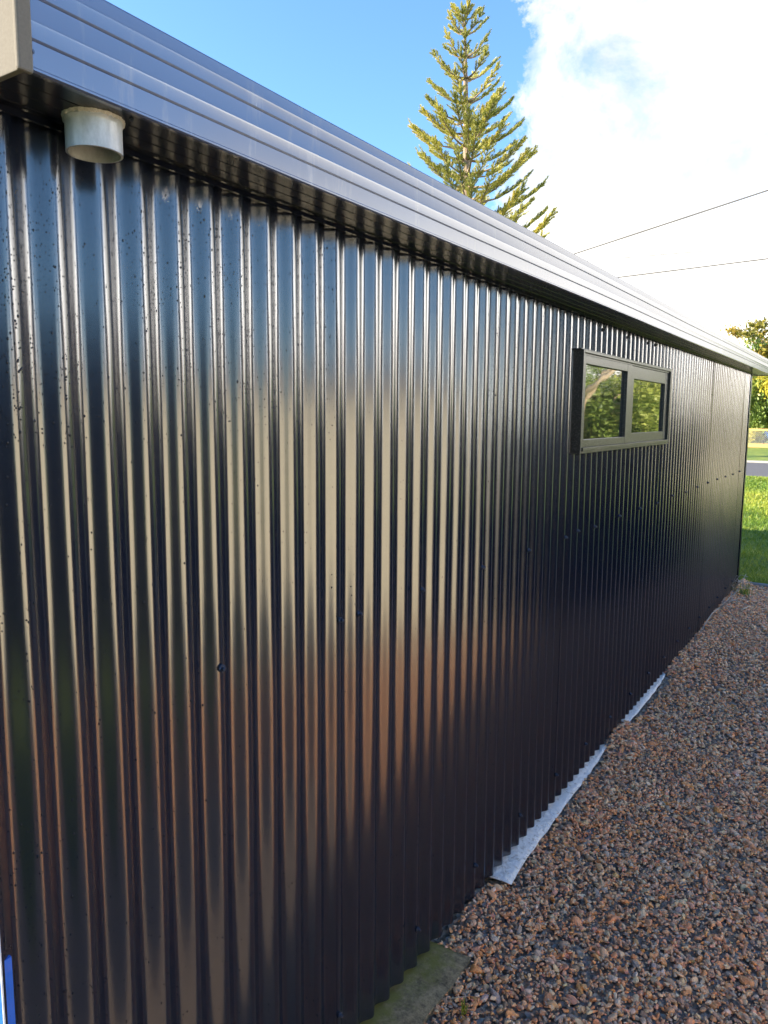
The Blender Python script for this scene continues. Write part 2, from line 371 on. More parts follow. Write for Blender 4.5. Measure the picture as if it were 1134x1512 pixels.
# window
WF = -1.100; wy0, wy1 = 3.285, 4.965; wz0, wz1 = 1.657, 2.114
XB = -1.158
fr = MB().box(XB, WF, wy0, wy0+.018, wz0, wz1).box(XB, WF, wy1-.018, wy1, wz0, wz1)
fr.box(XB, WF, wy0+.018, wy1-.018, wz1-.012, wz1).box(XB, WF-.010, wy0+.018, wy1-.018, wz1-.022, wz1-.012).box(XB, WF, wy0+.018, wy1-.018, wz0, wz0+.010)
win = sp(fr.build('window', M['frame'], bevel=.0015)); win['label'] = 'dark aluminium sliding window high in the wall'
def child(mb, name, mat, par, bevel=.0012):
    o = mb.build(name, mat, par, bevel=bevel); return o
child(MB().box(XB, WF+.006, wy0+.020, wy1-.020, wz0+.0105, wz0+.026), 'sill', M['frame'], win)
def sash(y0, y1, z0, z1, xf, l, r, b, tp, depth):
    mb = MB().box(XB, xf, y0, y0+l, z0, z1).box(XB, xf, y1-r, y1, z0, z1).box(XB, xf-.0006, y0+l, y1-r, z0, z0+b).box(XB, xf-.0006, y0+l, y1-r, z1-tp, z1)
    child(mb, 'sash', M['frame'], win)
    child(MB().box(xf-depth-.004, xf-depth, y0+l, y1-r, z0+b, z1-tp), 'pane', M['glass'], win, 0)
sash(wy0+.019, 4.085, wz0+.027, wz1-.023, WF-.004, .030, .085, .034, .036, .016)
sash(4.0855, wy1-.019, wz0+.027, wz1-.023, WF-.014, .075, .075, .050, .066, .0135)
# flashing over the window
child(MB().box(-1.15, WF-.004, wy0-.02, wy1+.02, wz1+.0005, wz1+.004), 'head_flashing', M['wall'], win)
# rain droplets beading on the cladding (thousands: one part)
def droplets():
    N = 24000
    ring = 7
    yv = YA + (rng.random(N)**2.0)*(YB-YA-.1)
    zv = np.where(rng.random(N) < .55, 1.75+.5*rng.random(N)**.8, .1+2.1*rng.random(N))
    # gather in vertical trails
    cl = rng.random(N) < .35
    yc = YA+(rng.random(120)**1.6)*7.5; idx = rng.integers(0, 120, N); yv = np.where(cl, yc[idx]+rng.normal(0, .012, N), yv)
    yv = np.clip(yv, YA+.01, YB-.08)
    keep = ~((yv > wy0-.03) & (yv < wy1+.03) & (zv > wz0-.02) & (zv < wz1+.02))
    yv, zv = yv[keep], zv[keep]; N = len(yv)
    r = np.clip(rng.lognormal(-7.15, .38, N), .0004, .0020)
    x = SX - AMP + AMP*np.cos(2*np.pi*(yv-Y0)/PITCH); dx = -AMP*2*np.pi/PITCH*np.sin(2*np.pi*(yv-Y0)/PITCH)
    nn = np.stack([np.ones(N), -dx, np.zeros(N)], 1); nn /= np.linalg.norm(nn, axis=1)[:, None]
    tt = np.stack([-nn[:, 1], nn[:, 0], np.zeros(N)], 1); up = np.array([0, 0, 1.0])
    c = np.stack([x+.0010, yv, zv], 1)
    ang = np.arange(ring)*2*np.pi/ring; V = np.zeros((N, ring*2+1, 3)); st = 1+rng.random(N)*.8
    for q, (rad, hh) in enumerate(((1.0, -.15), (.72, .40))):
        for k in range(ring):
            V[:, q*ring+k] = c + tt*(r*rad*math.cos(ang[k]))[:, None] + up*(r*st*rad*math.sin(ang[k]))[:, None] + nn*(r*hh)[:, None]
    V[:, -1] = c + nn*(r*.55)[:, None]
    f = [(k, (k+1) % ring, ring+(k+1) % ring) for k in range(ring)] + [(k, ring+(k+1) % ring, ring+k) for k in range(ring)] + [(ring+k, ring+(k+1) % ring, 2*ring) for k in range(ring)]
    f = np.array(f); Fa = (f[None] + (np.arange(N)*(2*ring+1))[:, None, None]).reshape(-1, 3)
    o = sp(mesh_obj('water_droplets', V.reshape(-1, 3), Fa, M['drop'], smooth=True)); o['kind'] = 'stuff'
droplets()

# ------------------------------------------------------------------ ground
def h(x, y):
    """height of the gravel"""
    w = np.exp(-np.maximum(0, x+1.13)/.16)
    s = lambda a, b: 1/(1+np.exp(-(y-a)/b))
    pile = .040*(s(2.2, .05)-s(2.52, .02)) + .050*(s(4.02, .03)-s(4.42, .03)) + .055*s(5.42, .05)
    base = -.022 + .008*np.sin(x*2.1+y*1.3) + .006*np.sin(x*5.3-y*3.1)
    return base + w*(pile+.004)
def grid(name, x0, x1, y0, y1, nx, ny, zf, mat, label=None, kind='structure'):
    X, Y = np.meshgrid(np.linspace(x0, x1, nx), np.linspace(y0, y1, ny)); Z = zf(X, Y)
    V = np.stack([X.ravel(), Y.ravel(), Z.ravel()], 1)
    i = np.arange(nx-1)[None]+np.arange(ny-1)[:, None]*nx; i = i.ravel(); F = np.stack([i, i+1, i+nx+1, i+nx], 1)
    o = mesh_obj(name, V, F, mat, smooth=True); o['kind'] = kind; return o
YG = 9.05
grid('ground', -900, 900, -900, 900, 3, 3, lambda X, Y: X*0-.10, M['lawn'])
grid('gravel_bed', -1.30, 2.4, -.2, YG, 80, 200, lambda X, Y: h(X, Y)-.006, M['gravelbase'])
grid('yard', 2.4, 40, -.2, YG, 30, 30, lambda X, Y: -.03+0*X, M['yard'])
def lz(X, Y): return -.012 + .02*np.sin(X*.7+Y*.4) + .012*np.sin(X*2.3-Y*1.9) + .01*np.sin(Y*3.7+X)
grid('lawn', -14, 26, YG+.02, 25.9, 160, 140, lz, M['lawn'])
grid('road', -90, 90, 25.9, 34.9, 40, 4, lambda X, Y: -.035+.03*np.cos((Y-30.4)/4.5*1.5), M['asphalt'])
kb = MB(); kb.box(-90, 90, 34.9, 35.20, -.09, .045); o = kb.build('kerb', M['kerb']); o['kind'] = 'structure'
grid('verge', -90, 90, 35.25, 90, 60, 60, lambda X, Y: .03+.012*np.sin(X+Y*.7), M['lawn'])
# ------------------------------------------------------------------ gravel stones (points instanced in geometry nodes)
def gravel():
    pts = []
    def lay(n, x0, x1, y0, y1, s0, s1, up):
        x = x0+(x1-x0)*rng.random(n); y = y0+(y1-y0)*rng.random(n)
        s = s0*(s1/s0)**(rng.random(n)**1.6)
        z = h(x, y) + up*rng.random(n)
        pts.append(np.stack([x, y, z, s], 1))
    lay(40000, -1.14, .75, 1.3, 4.3, .0045, .0115, .011)
    lay(4500, -1.12, .75, 1.3, 4.3, .0120, .0210, .006)
    lay(700, -1.05, .75, 1.3, 4.3, .019, .028, .005)
    lay(26000, -1.14, .6, 4.3, 9.1, .0080, .0150, .010)
    lay(3000, -1.12, .6, 4.3, 9.1, .013, .024, .006)
    lay(11000, .75, 2.4, -.2, 4.5, .012, .022, .006)
    lay(6500, .6, 2.4, 4.5, 9.0, .014, .022, .006)
    p = np.concatenate(pts)
    x, y, s = p[:, 0], p[:, 1], p[:, 3]
    on_slab = (x < -1.026 + .006*np.sin(y*37)) & (y < 2.112); p = p[~on_slab]
    strip = (p[:, 0] < -1.085) & (((p[:, 1] > 2.56) & (p[:, 1] < 3.95)) | ((p[:, 1] > 4.46) & (p[:, 1] < 5.42)))
    p = p[~(strip & (rng.random(len(p)) > .004 + .9*(p[:, 0] > -1.100 + .010*np.sin(p[:, 1]*19))))]; N = len(p)
    pal = np.array([(.20, .095, .045), (.30, .16, .075), (.13, .075, .050), (.085, .060, .050), (.055, .050, .055), (.115, .105, .105), (.20, .17, .14), (.34, .29, .23), (.17, .085, .07), (.036, .034, .040), (.23, .15, .10), (.42, .22, .08)])
    w = np.array([.10, .10, .13, .13, .10, .10, .12, .08, .05, .06, .09, .03]); w /= w.sum()
    w2 = np.array([.28, .18, .10, .06, .04, .04, .06, .04, .06, .03, .07, .06]); w2 /= w2.sum()
    ci = rng.choice(12, N, p=w); cj = rng.choice(12, N, p=w2)
    rusty = rng.random(N) < np.clip(np.exp(-((p[:, 0]+.93)**2/.016+(p[:, 1]-3.15)**2/.03))*.95 + .30*(p[:, 1] < 2.7)*(rng.random(N) < .5), 0, 1)
    c = np.where(rusty[:, None], pal[cj], pal[ci])*np.array([2.75, 2.05, 1.55]); c = c*.85 + .15*np.array([.27, .235, .20]); c = np.array([1.72, 1.66, 1.38])*c*np.exp(rng.normal(0, .30, (N, 1)))*(1+rng.normal(0, .035, (N, 3))); c = c*np.minimum(1, .60/c.max(1))[:, None]; c[:, 1] = np.minimum(c[:, 1], c[:, 0]*.97); c[:, 2] = np.minimum(c[:, 2], c[:, 1]*1.08)
    me = bpy.data.meshes.new('gravel'); me.vertices.add(N); me.vertices.foreach_set('co', p[:, :3].astype(np.float32).ravel())
    a = me.attributes.new('stone_size', 'FLOAT', 'POINT'); a.data.foreach_set('value', p[:, 3].astype(np.float32))
    a = me.attributes.new('stone_col', 'FLOAT_COLOR', 'POINT'); a.data.foreach_set('color', np.clip(np.concatenate([c, np.ones((N, 1))], 1), 0, 1).astype(np.float32).ravel())
    rot = np.stack([rng.normal(0, .35, N), rng.normal(0, .35, N), rng.random(N)*6.28], 1)
    a = me.attributes.new('stone_rot', 'FLOAT_VECTOR', 'POINT'); a.data.foreach_set('vector', rot.astype(np.float32).ravel())
    me.materials.append(M['stone'])
    o = link(bpy.data.objects.new('gravel', me)); tag(o, 'wet brown and grey gravel path of small rounded stones along the shed', 'gravel', kind='stuff')
    ng = bpy.data.node_groups.new('gravel', 'GeometryNodeTree')
    ng.interface.new_socket('Geometry', in_out='INPUT', socket_type='NodeSocketGeometry'); ng.interface.new_socket('Geometry', in_out='OUTPUT', socket_type='NodeSocketGeometry')
    N_ = lambda t_: ng.nodes.new(t_); Lk = ng.links.new
    gi = N_('NodeGroupInput'); go = N_('NodeGroupOutput')
    join = N_('GeometryNodeJoinGeometry')
    for k in range(18):
        pnt = N_('GeometryNodeMeshLine'); pnt.inputs['Count'].default_value = 11 + k % 5
        rv = N_('FunctionNodeRandomValue'); rv.data_type = 'FLOAT_VECTOR'; rv.inputs[0].default_value = (-1, -1, -1); rv.inputs[1].default_value = (1, 1, 1); rv.inputs['Seed'].default_value = k*7+3
        nm = N_('ShaderNodeVectorMath'); nm.operation = 'NORMALIZE'; Lk(rv.outputs[0], nm.inputs[0])
        ml = N_('ShaderNodeVectorMath'); ml.operation = 'MULTIPLY'; Lk(nm.outputs[0], ml.inputs[0])
        e = random.uniform(.85, 1.5); ml.inputs[1].default_value = (e*1.05, random.uniform(.75, 1.0), random.uniform(.5, .8))
        st = N_('GeometryNodeSetPosition'); Lk(pnt.outputs[0], st.inputs[0]); Lk(ml.outputs[0], st.inputs['Position'])
        ch = N_('GeometryNodeConvexHull'); Lk(st.outputs[0], ch.inputs[0])
        sd = N_('GeometryNodeSubdivisionSurface'); sd.inputs['Level'].default_value = 2; Lk(ch.outputs[0], sd.inputs[0])
        for nm_ in ('Edge Crease',):
            if nm_ in sd.inputs: sd.inputs[nm_].default_value = .28
        ss = N_('GeometryNodeSetShadeSmooth'); Lk(sd.outputs[0], ss.inputs[0])
        smt = N_('GeometryNodeSetMaterial'); smt.inputs['Material'].default_value = M['stone']; Lk(ss.outputs[0], smt.inputs[0])
        gt = N_('GeometryNodeGeometryToInstance'); Lk(smt.outputs[0], gt.inputs[0]); Lk(gt.outputs[0], join.inputs[0])
    iop = N_('GeometryNodeInstanceOnPoints'); Lk(gi.outputs[0], iop.inputs['Points']); Lk(join.outputs[0], iop.inputs['Instance'])
    iop.inputs['Pick Instance'].default_value = True
    ri = N_('FunctionNodeRandomValue'); ri.data_type = 'INT'; ri.inputs['Min'].default_value if False else None
    for s_ in ri.inputs:
        if s_.type == 'INT' and s_.name == 'Min': s_.default_value = 0
        if s_.type == 'INT' and s_.name == 'Max': s_.default_value = 17
    out_int = [s_ for s_ in ri.outputs if s_.type == 'INT'][0]; Lk(out_int, iop.inputs['Instance Index'])
    def na(name, dt):
        q = N_('GeometryNodeInputNamedAttribute'); q.data_type = dt; q.inputs['Name'].default_value = name
        return [s_ for s_ in q.outputs if s_.enabled and s_.name == 'Attribute'][0]
    er = N_('FunctionNodeEulerToRotation'); Lk(na('stone_rot', 'FLOAT_VECTOR'), er.inputs[0]); Lk(er.outputs[0], iop.inputs['Rotation'])
    Lk(na('stone_size', 'FLOAT'), iop.inputs['Scale'])
    Lk(iop.outputs[0], go.inputs[0])
    md = o.modifiers.new('stones', 'NODES'); md.node_group = ng
gravel()
# ------------------------------------------------------------------ concrete footing
sl = MB(); nx, ny = 10, 40; V = []; F = []
import math as _m
for j in range(ny):
    y = .9 + (2.120-.9)*j/(ny-1)
    for i in range(nx):
        x = -1.30 + (.285)*i/(nx-1); jit = .003*_m.sin(y*23)+.002*_m.sin(y*61) if i == nx-1 else 0
        V.append((x+jit, y + (.004*_m.sin(x*60) if j == ny-1 else 0), .010 - (.007 if i == nx-1 or j == ny-1 else 0)))
for j in range(ny-1):
    for i in range(nx-1): q = j*nx+i; F.append((q, q+1, q+nx+1, q+nx))
n0 = len(V)
rim = [(j*nx+nx-1) for j in range(ny)] + [((ny-1)*nx+i) for i in range(nx-2, -1, -1)]
for r_ in rim: V.append((V[r_][0]+.004, V[r_][1]+.002, -.12))
for a in range(len(rim)-1): F.append((rim[a], n0+a, n0+a+1, rim[a+1]))
o = mesh_obj('concrete_footing', V, F, M['concrete'], smooth=True); o.data.set_sharp_from_angle(angle=R(45))
tag(o, 'mossy old concrete strip at the foot of the dark wall, bottom of the photo', 'concrete footing')
# white plastic membrane poking out from under the cladding
def strip(ylist, label):
    V = []; F = []
    n = len(ylist)
    for i, (y, xo) in enumerate(ylist):
        for k in range(6):
            f = k/5; x = -1.20 + (xo+1.20)*f
            z = .020 - .018*f + .003*_m.sin(y*9+f*3) + .0015*_m.sin(y*31+f*5)
            V.append((x, y + .012*f*(1 if i == 0 else 0), z))
    for i in range(n-1):
        for k in range(5): q = i*6+k; F.append((q, q+1, q+7, q+6))
    o = mesh_obj('plastic_membrane', V, F, M['plastic'], smooth=True)
    md = o.modifiers.new('thick', 'SOLIDIFY'); md.thickness = .0012
    tag(o, label, 'plastic sheet', 'white membrane strips under the cladding')
def interp(pts, n):
    ys_ = np.linspace(pts[0][0], pts[-1][0], n); return [(float(y), float(np.interp(y, [p[0] for p in pts], [p[1] for p in pts]))+.0015*_m.sin(y*40)) for y in ys_]
strip(interp([(2.555, -1.066), (2.62, -1.070), (2.70, -1.080), (2.9, -1.090), (3.2, -1.097), (3.6, -1.106), (3.9, -1.118), (4.04, -1.130)], 50), 'wide white plastic membrane strip under the wall, nearest and longest piece')
strip(interp([(4.40, -1.124), (4.6, -1.112), (5.0, -1.116), (5.35, -1.126), (5.46, -1.137)], 30), 'narrow white plastic membrane strip farther along the wall foot')
# ------------------------------------------------------------------ vegetation generators
def leaves_mesh(c, nrm_spread, size, n, rngl, aspect=.6):
    """n leaf quads around centres c (k,3)"""
    k = len(c); idx = rngl.integers(0, k, n); p = c[idx]
    a = rngl.normal(size=(n, 3)); a /= np.linalg.norm(a, axis=1)[:, None]
    b = np.cross(a, rngl.normal(size=(n, 3))); b /= np.linalg.norm(b, axis=1)[:, None]
    s = size*(.6+.8*rngl.random(n))[:, None]
    V = np.stack([p-a*s*.5, p+b*s*aspect*.5, p+a*s*.5, p-b*s*aspect*.5], 1).reshape(-1, 3)
    F = np.arange(n*4).reshape(n, 4); return V, F
def foliage(center, rad, nclump, nleaf, size, seed, clump=.55, hang=0):
    r = np.random.default_rng(seed)
    d = r.normal(size=(nclump, 3)); d /= np.linalg.norm(d, axis=1)[:, None]
    rr_ = (.35+.65*r.random(nclump)**.5)[:, None]
    wob = 1+.28*np.sin(d[:, :1]*4+seed)+.2*np.sin(d[:, 1:2]*7+seed*2)
    cc = np.array(center) + d*rr_*np.array(rad)*wob
    tint = np.clip(r.random(nclump)*.8+.1, 0, 1)
    idx = r.integers(0, nclump, nleaf)
    off = r.normal(size=(nleaf, 3))*clump*np.array([1, 1, .6+hang])*.5
    p = cc[idx]+off
    a = r.normal(size=(nleaf, 3)); a[:, 2] -= hang*2; a /= np.linalg.norm(a, axis=1)[:, None]
    b = np.cross(a, r.normal(size=(nleaf, 3))); b /= np.linalg.norm(b, axis=1)[:, None]
    s = size*(.6+.8*r.random(nleaf))[:, None]
    V = np.stack([p-a*s*.6, p+b*s*.3, p+a*s*.6, p-b*s*.3], 1).reshape(-1, 3)
    F = np.arange(nleaf*4).reshape(nleaf, 4)
    tt = np.clip(tint[idx]+r.normal(0, .12, nleaf), 0, 1); tt = np.repeat(tt, 4)
    return V, F, np.stack([tt, tt, tt, np.ones_like(tt)], 1), cc
def tree(name, label, cat, loc, height, rad, trunk_r, mat, seed, nleaf=14000, nclump=90, size=.16, crown_z=None, bark='bark', hang=0, group=None, clump=.55):
    root = empty(name, loc); tag(root, label, cat, group)
    cz = crown_z if crown_z else height-rad[2]
    V, F, T, cc = foliage((0, 0, cz), rad, nclump, nleaf, size, seed, clump, hang)
    mesh_obj('crown', V, F, M[mat], root, attrs={'tint': T})
    r = random.Random(seed); mb = MB()
    top = cz+rad[2]*.5
    pts = [(0, 0, -.15)] + [(r.uniform(-.1, .1)*k, r.uniform(-.1, .1)*k, top*k/5) for k in range(1, 6)]
    mb.tube(pts, [trunk_r*1.25] + [trunk_r*(1-.16*k) for k in range(1, 6)], 9)
    for k in range(min(14, nclump)):
        q = cc[k*(nclump//14 or 1) % nclump]; b0 = Vector(pts[2+k % 3]); q = Vector(q)
        m = b0.lerp(q, .5)+Vector((0, 0, -.1*rad[2])); mb.tube([b0, m, q], [trunk_r*.38, trunk_r*.22, trunk_r*.06], 6)
    mb.build('trunk', M[bark], root, smooth=True)
    return root
# --- Norfolk Island pine
def norfolk():
    base = P(690, 300, y=32); bx, by = base.x, 32
    top = P(686, 2, y=32); H = top.z
    root = empty('norfolk_pine', (bx, by, 0)); tag(root, 'tall norfolk island pine with tiered upswept branches behind the roof', 'pine tree')
    lean = top.x-bx
    tz0 = base.z
    def axis(z): return Vector((lean*(z-tz0)/(H-tz0), 0, z))
    mb = MB(); zs = np.linspace(-.2, H-.25, 26); mb.tube([axis(z) for z in zs], [.34*(1-z/H)**.8+.02 for z in zs], 10)
    mb.build('trunk', M['bark'], root, smooth=True)
    r = random.Random(5); rn = np.random.default_rng(5)
    br = MB(); Vn = []; Tn = []
    def brush(p0, p1, rad, n, tint):
        """a foxtail of upswept needles from p0 to p1"""
        p0 = np.array(p0); p1 = np.array(p1); d = p1-p0; L = np.linalg.norm(d); d = d/L
        f = rn.random(n); a = rn.normal(size=(n, 3)); a -= (a@d)[:, None]*d; a /= np.linalg.norm(a, axis=1)[:, None]
        prof_ = np.minimum(1, (f*5+.3))*np.where(f > .7, (1-f)/.3*.8+.2, 1)
        b = p0+d*(f*L)[:, None]; nd = a*.75+d*.75+np.array([0, 0, .25]); nd /= np.linalg.norm(nd, axis=1)[:, None]
        ln = rad*prof_*(.8+.4*rn.random(n)); tip = b+nd*ln[:, None]
        w = np.cross(nd, rn.normal(size=(n, 3))); w /= np.linalg.norm(w, axis=1)[:, None]; w *= .0095
        Vn.append(np.stack([b-w, b+w, tip], 1).reshape(-1, 3)); tt = np.clip(tint+rn.normal(0, .1, n), 0, 1); Tn.append(np.repeat(tt, 3))
    z = H-.75; ti = 0
    while z > 4.5:
        below = H-z
        ext = min(5.4, .45+below*.30)           # horizontal reach of this tier
        nb = 4 if below < 1 else 6
        a0 = r.uniform(0, 6.28)
        for k in range(nb):
            a = a0+2*math.pi*k/nb+r.uniform(-.22, .22); reach = ext*r.uniform(.78, 1.1)*(1 if below > 1 else .8)
            rise = reach*(.62 if below < 5 else .42)*r.uniform(.8, 1.15)
            dirv = Vector((math.cos(a), math.sin(a), 0)); o0 = axis(z)
            def bp(f): return o0 + dirv*(reach*f) + Vector((0, 0, rise*(.55*f+.45*f*f) - .10*reach*math.sin(f*3.14)))
            pts = [bp(f) for f in (0, .25, .5, .75, 1)]
            br.tube(pts, [.045+.012*reach, .035+.008*reach, .03, .02, .012], 5)
            tint = r.uniform(.25, .9)
            side = Vector((-dirv.y, dirv.x, 0))
            nl = max(3, int(reach*3.6))
            start = .42 if reach > 1.2 else .25
            for q in range(nl):
                f = start+(1-start)*(q+.5)/nl
                for sd in (-1, 1):
                    L = (.42+.34*r.random())*(1.1-.45*f)*(.75+.10*min(reach, 4))
                    o1 = bp(f); dd = (dirv*.75+side*sd*r.uniform(.45, .9)+Vector((0, 0, r.uniform(.55, 1.0)))).normalized()
                    brush(o1, o1+dd*L, .135, 120, tint*.7+.3*r.random())
                if r.random() < .75:
                    o1 = bp(f); dd = (dirv*.7+Vector((0, 0, 1))).normalized(); brush(o1, o1+dd*(.34+.3*r.random()), .135, 110, tint)
            brush(bp(.9), bp(1)+(bp(1)-bp(.9)).normalized()*.25, .12, 70, tint)
        if below > 5 and r.random() < .9:       # short inner shoots near the trunk
            for _ in range(5):
                a = r.uniform(0, 6.28); o1 = axis(z+r.uniform(-.3, .3)); d = Vector((math.cos(a), math.sin(a), r.uniform(.3, .9))); brush(o1+d*.25, o1+d*r.uniform(.7, 1.2), .15, 110, r.uniform(.5, 1))
        z -= (.62 if below < 1 else .78 if below < 5 else .62)*r.uniform(.85, 1.15)*(1.25 if .8 < below < 4 else 1)
        ti += 1
    o0 = axis(H-.35)
    o0 = axis(H-.55)
    for a in range(6): d = Vector((math.cos(a)*.8, math.sin(a)*.8, .5)); brush(o0, o0+d*.40, .12, 60, .7)
    brush(o0, o0+Vector((0, 0, .45)), .12, 60, .7)
    br.build('branches', M['bark'], root, smooth=True)
    V = np.concatenate(Vn); T = np.concatenate(Tn)
    mesh_obj('crown', V, np.arange(len(V)).reshape(-1, 3), M['pine'], root, attrs={'tint': np.stack([T, T, T, np.ones_like(T)], 1)})
norfolk()
# --- trees across the road (seen past the end of the shed)
tree('autumn_tree', 'yellow leaved autumn tree rising over the far end of the roof', 'tree', (-6.6, 56, .06), 7.6, (3.6, 3, 2.6), .22, 'autumn', 3, 16000, 110, .20)
tree('willow_tree', 'drooping grey green tree behind the wire fence', 'tree', (-5.4, 54.3, .06), 5.6, (3.2, 1.6, 2.3), .2, 'green', 4, 22000, 130, .17, crown_z=3.5, hang=.8)
tree('conifer_shrub', 'dark green conical shrub just behind the wire fence', 'shrub', (-6.9, 57, .06), 2.3, (.55, .55, 1.1), .08, 'dark', 6, 5000, 40, .12, clump=.3)
tree('garden_shrub', 'bright yellow green bush seen through the wire fence', 'shrub', (-6.55, 53, .06), .95, (.5, .4, .42), .05, 'yellow', 8, 3000, 30, .09, clump=.25)
tree('autumn_tree', 'low golden tree overhanging the fence at the right edge', 'tree', (-4.1, 50.5, .06), 5.0, (1.9, 1.3, 1.3), .14, 'yellow', 13, 7000, 60, .16)
# trees forward right, outside the frame but mirrored in the window and the steel
for i, (x, y, hgt, m, lab) in enumerate([(3.6, 48, 9, 'green', 'tall green tree across the road behind the fence'), (8.2, 40, 8.5, 'autumn', 'golden green tree across the road in line with the shed'), (12, 43, 9, 'green', 'dense green tree farther right across the road'), (6.2, 29, 7.5, 'green', 'broad green tree beside the road, nearest the shed window reflection'), (10.5, 33, 9, 'autumn', 'tall golden tree beside the road right of the shed'), (3.4, 37, 7, 'olive', 'grey green tree across the road opposite the lawn'),
                                     (14, 26, 8, 'green', 'green tree at the right edge of the lawn'), (17, 16, 7, 'olive', 'olive tree standing on the right of the lawn')]):
    if 'opposite the lawn' in lab: x, y = 6.3, 52
    hgt = min(hgt, 1.82 + .062*y)
    tree('garden_tree', lab, 'tree', (x, y, 0), hgt, (3.6, 3.4, hgt*.42), .20, m, 20+i, 34000, 150, .13, crown_z=hgt*.58, bark='palebark')
for i, (x, m) in enumerate([(2.2, 'green'), (4.6, 'yellow'), (7.0, 'green'), (9.6, 'yellow'), (12.2, 'green'), (15.0, 'yellow'), (18, 'green')]):
    tree('roadside_shrub', ('leafy green' if m == 'green' else 'golden') + ' roadside shrub, ' + ['first', 'second', 'third', 'fourth', 'fifth', 'sixth', 'seventh'][i] + ' from the left across the road', 'shrub', (x, 38.5+(i % 2), 0), 2.6, (1.7, 1.2, 1.2), .07, m, 60+i, 16000, 90, .10, group='shrubs along the far side of the road')
lg = empty('sawn_log', (4.6, 22.0, 0)); tag(lg, 'pale sawn branch propped up on the lawn, mirrored in the window', 'log')
MB().tube([(-1.6, .3, 3.6), (-.8, 0, 3.6), (-.1, 0, 3.1), (.5, 0, 2.2), (.62, 0, 1.2), (.7, 0, -.05)], [.03, .04, .06, .07, .08, .10], 9).build('branch', M['palebark'], lg, smooth=True)
MB().tube([(-.6, 0, 3.35), (.45, -.3, 2.45)], [.05, .09], 10).build('sawn_limb', M['palebark'], lg, smooth=True)
# unseen hedges added to darken bands mirrored in the steel and shade ground
def added_hedge(label, x0, x1, y0, y1, z1, seed):
    root = empty('added_hedge', ((x0+x1)/2, (y0+y1)/2, 0)); tag(root, label, 'added_hedge')
    r = np.random.default_rng(seed); n = 26000
    w, d = (x1-x0)/2, (y1-y0)/2
    face = r.random(n); p = np.stack([r.uniform(-w, w, n), r.uniform(-d, d, n), r.uniform(0, z1, n)], 1)
    p[face < .5, 0] = -w; p[(face >= .5) & (face < .75), 2] = z1; p[(face >= .75) & (face < .85), 1] = -d; p[face >= .95, 0] = w
    p += r.normal(0, .05, p.shape) + .06*np.sin(p[:, [1, 2, 0]]*5)
    a = r.normal(size=(n, 3)); a /= np.linalg.norm(a, axis=1)[:, None]; b = np.cross(a, r.normal(size=(n, 3))); b /= np.linalg.norm(b, axis=1)[:, None]
    V = np.stack([p-a*.05, p+b*.025, p+a*.05, p-b*.025], 1).reshape(-1, 3); T = np.repeat(r.random(n), 4)
    mesh_obj('foliage', V, np.arange(4*n).reshape(n, 4), M['dark'], root, attrs={'tint': np.stack([T, T, T, np.ones_like(T)], 1)})
    MB().box(-w+.12, w-.12, -d+.12, d-.12, 0, z1-.12).build('branches', M['dark'], root)
added_hedge('unseen long dark leafy block, added to mirror as a dark band in the steel', 2.6, 3.5, 2.55, 7.2, 1.65, 1)  # unseen, added for the dark band mirrored in the lower wall
added_hedge('unseen dark leafy block, added in place of the photographer mirrored in the steel', 2.6, 3.4, -6.0, -.75, 2.35, 2)  # unseen, stands in for the photographer's dark reflection in the ribs
def cottage(name, label, cat, x0, x1, y0, y1, zh, zr, wins):
    root = empty(name, (x0, (y0+y1)/2, 0)); tag(root, label, cat); w = (y1-y0)/2; d = x1-x0
    wl = MB().box(0, d, -w, w, -.05, zh).build('wall', M['cream'], root)
    MB().add([(-.12, -w-.12, zh), (d+.12, -w-.12, zh), (d+.12, w+.12, zh), (-.12, w+.12, zh), (d*.5, -w*.5, zr), (d*.5, w*.5, zr)], [(0, 1, 4), (1, 2, 5, 4), (2, 3, 5), (3, 0, 4, 5), (3, 2, 1, 0)]).build('roof', M['hroof'], root)
    for (a, b, z0, z1) in wins:
        f = MB().box(-.03, 0, a, b, z0, z1).build('window', M['white'], root); MB().box(-.045, -.031, a+.06, b-.06, z0+.06, z1-.06).build('pane', M['carglass'], f)
cottage('added_cream_shed', 'unseen small cream shed right of the gravel path, added as a sunlit reflector for the steel', 'garden shed', 3.1, 5.2, -.35, 1.95, 2.02, 2.3, [])  # unseen, added as a sunlit reflector for the tan band in the steel
cottage('added_cream_house', 'unseen cream house right of the lawn, added to brighten the far steel', 'house', 11.0, 17.0, 8.6, 15.0, 2.8, 4.4, [(-2.4, -1.0, 1, 2.1), (1.2, 2.4, 1, 2.1)])  # unseen, added so the far ribs mirror a sunlit cream wall
tree('added_conifer', 'unseen dark dense conifer, added to darken what the steel mirrors', 'tree', (8.6, 4.9, 0), 4.2, (1.6, 1.9, 2.1), .2, 'dark', 41, 16000, 110, .16, crown_z=2.1)  # unseen, added as a dark mass for the steel to mirror
added_hedge('unseen low leafy block behind the camera, added to shade the ground mirrored in the steel', -3.0, .6, -2.0, -1.2, 1.2, 5)  # unseen shade caster, added to darken the near ground the wall mirrors
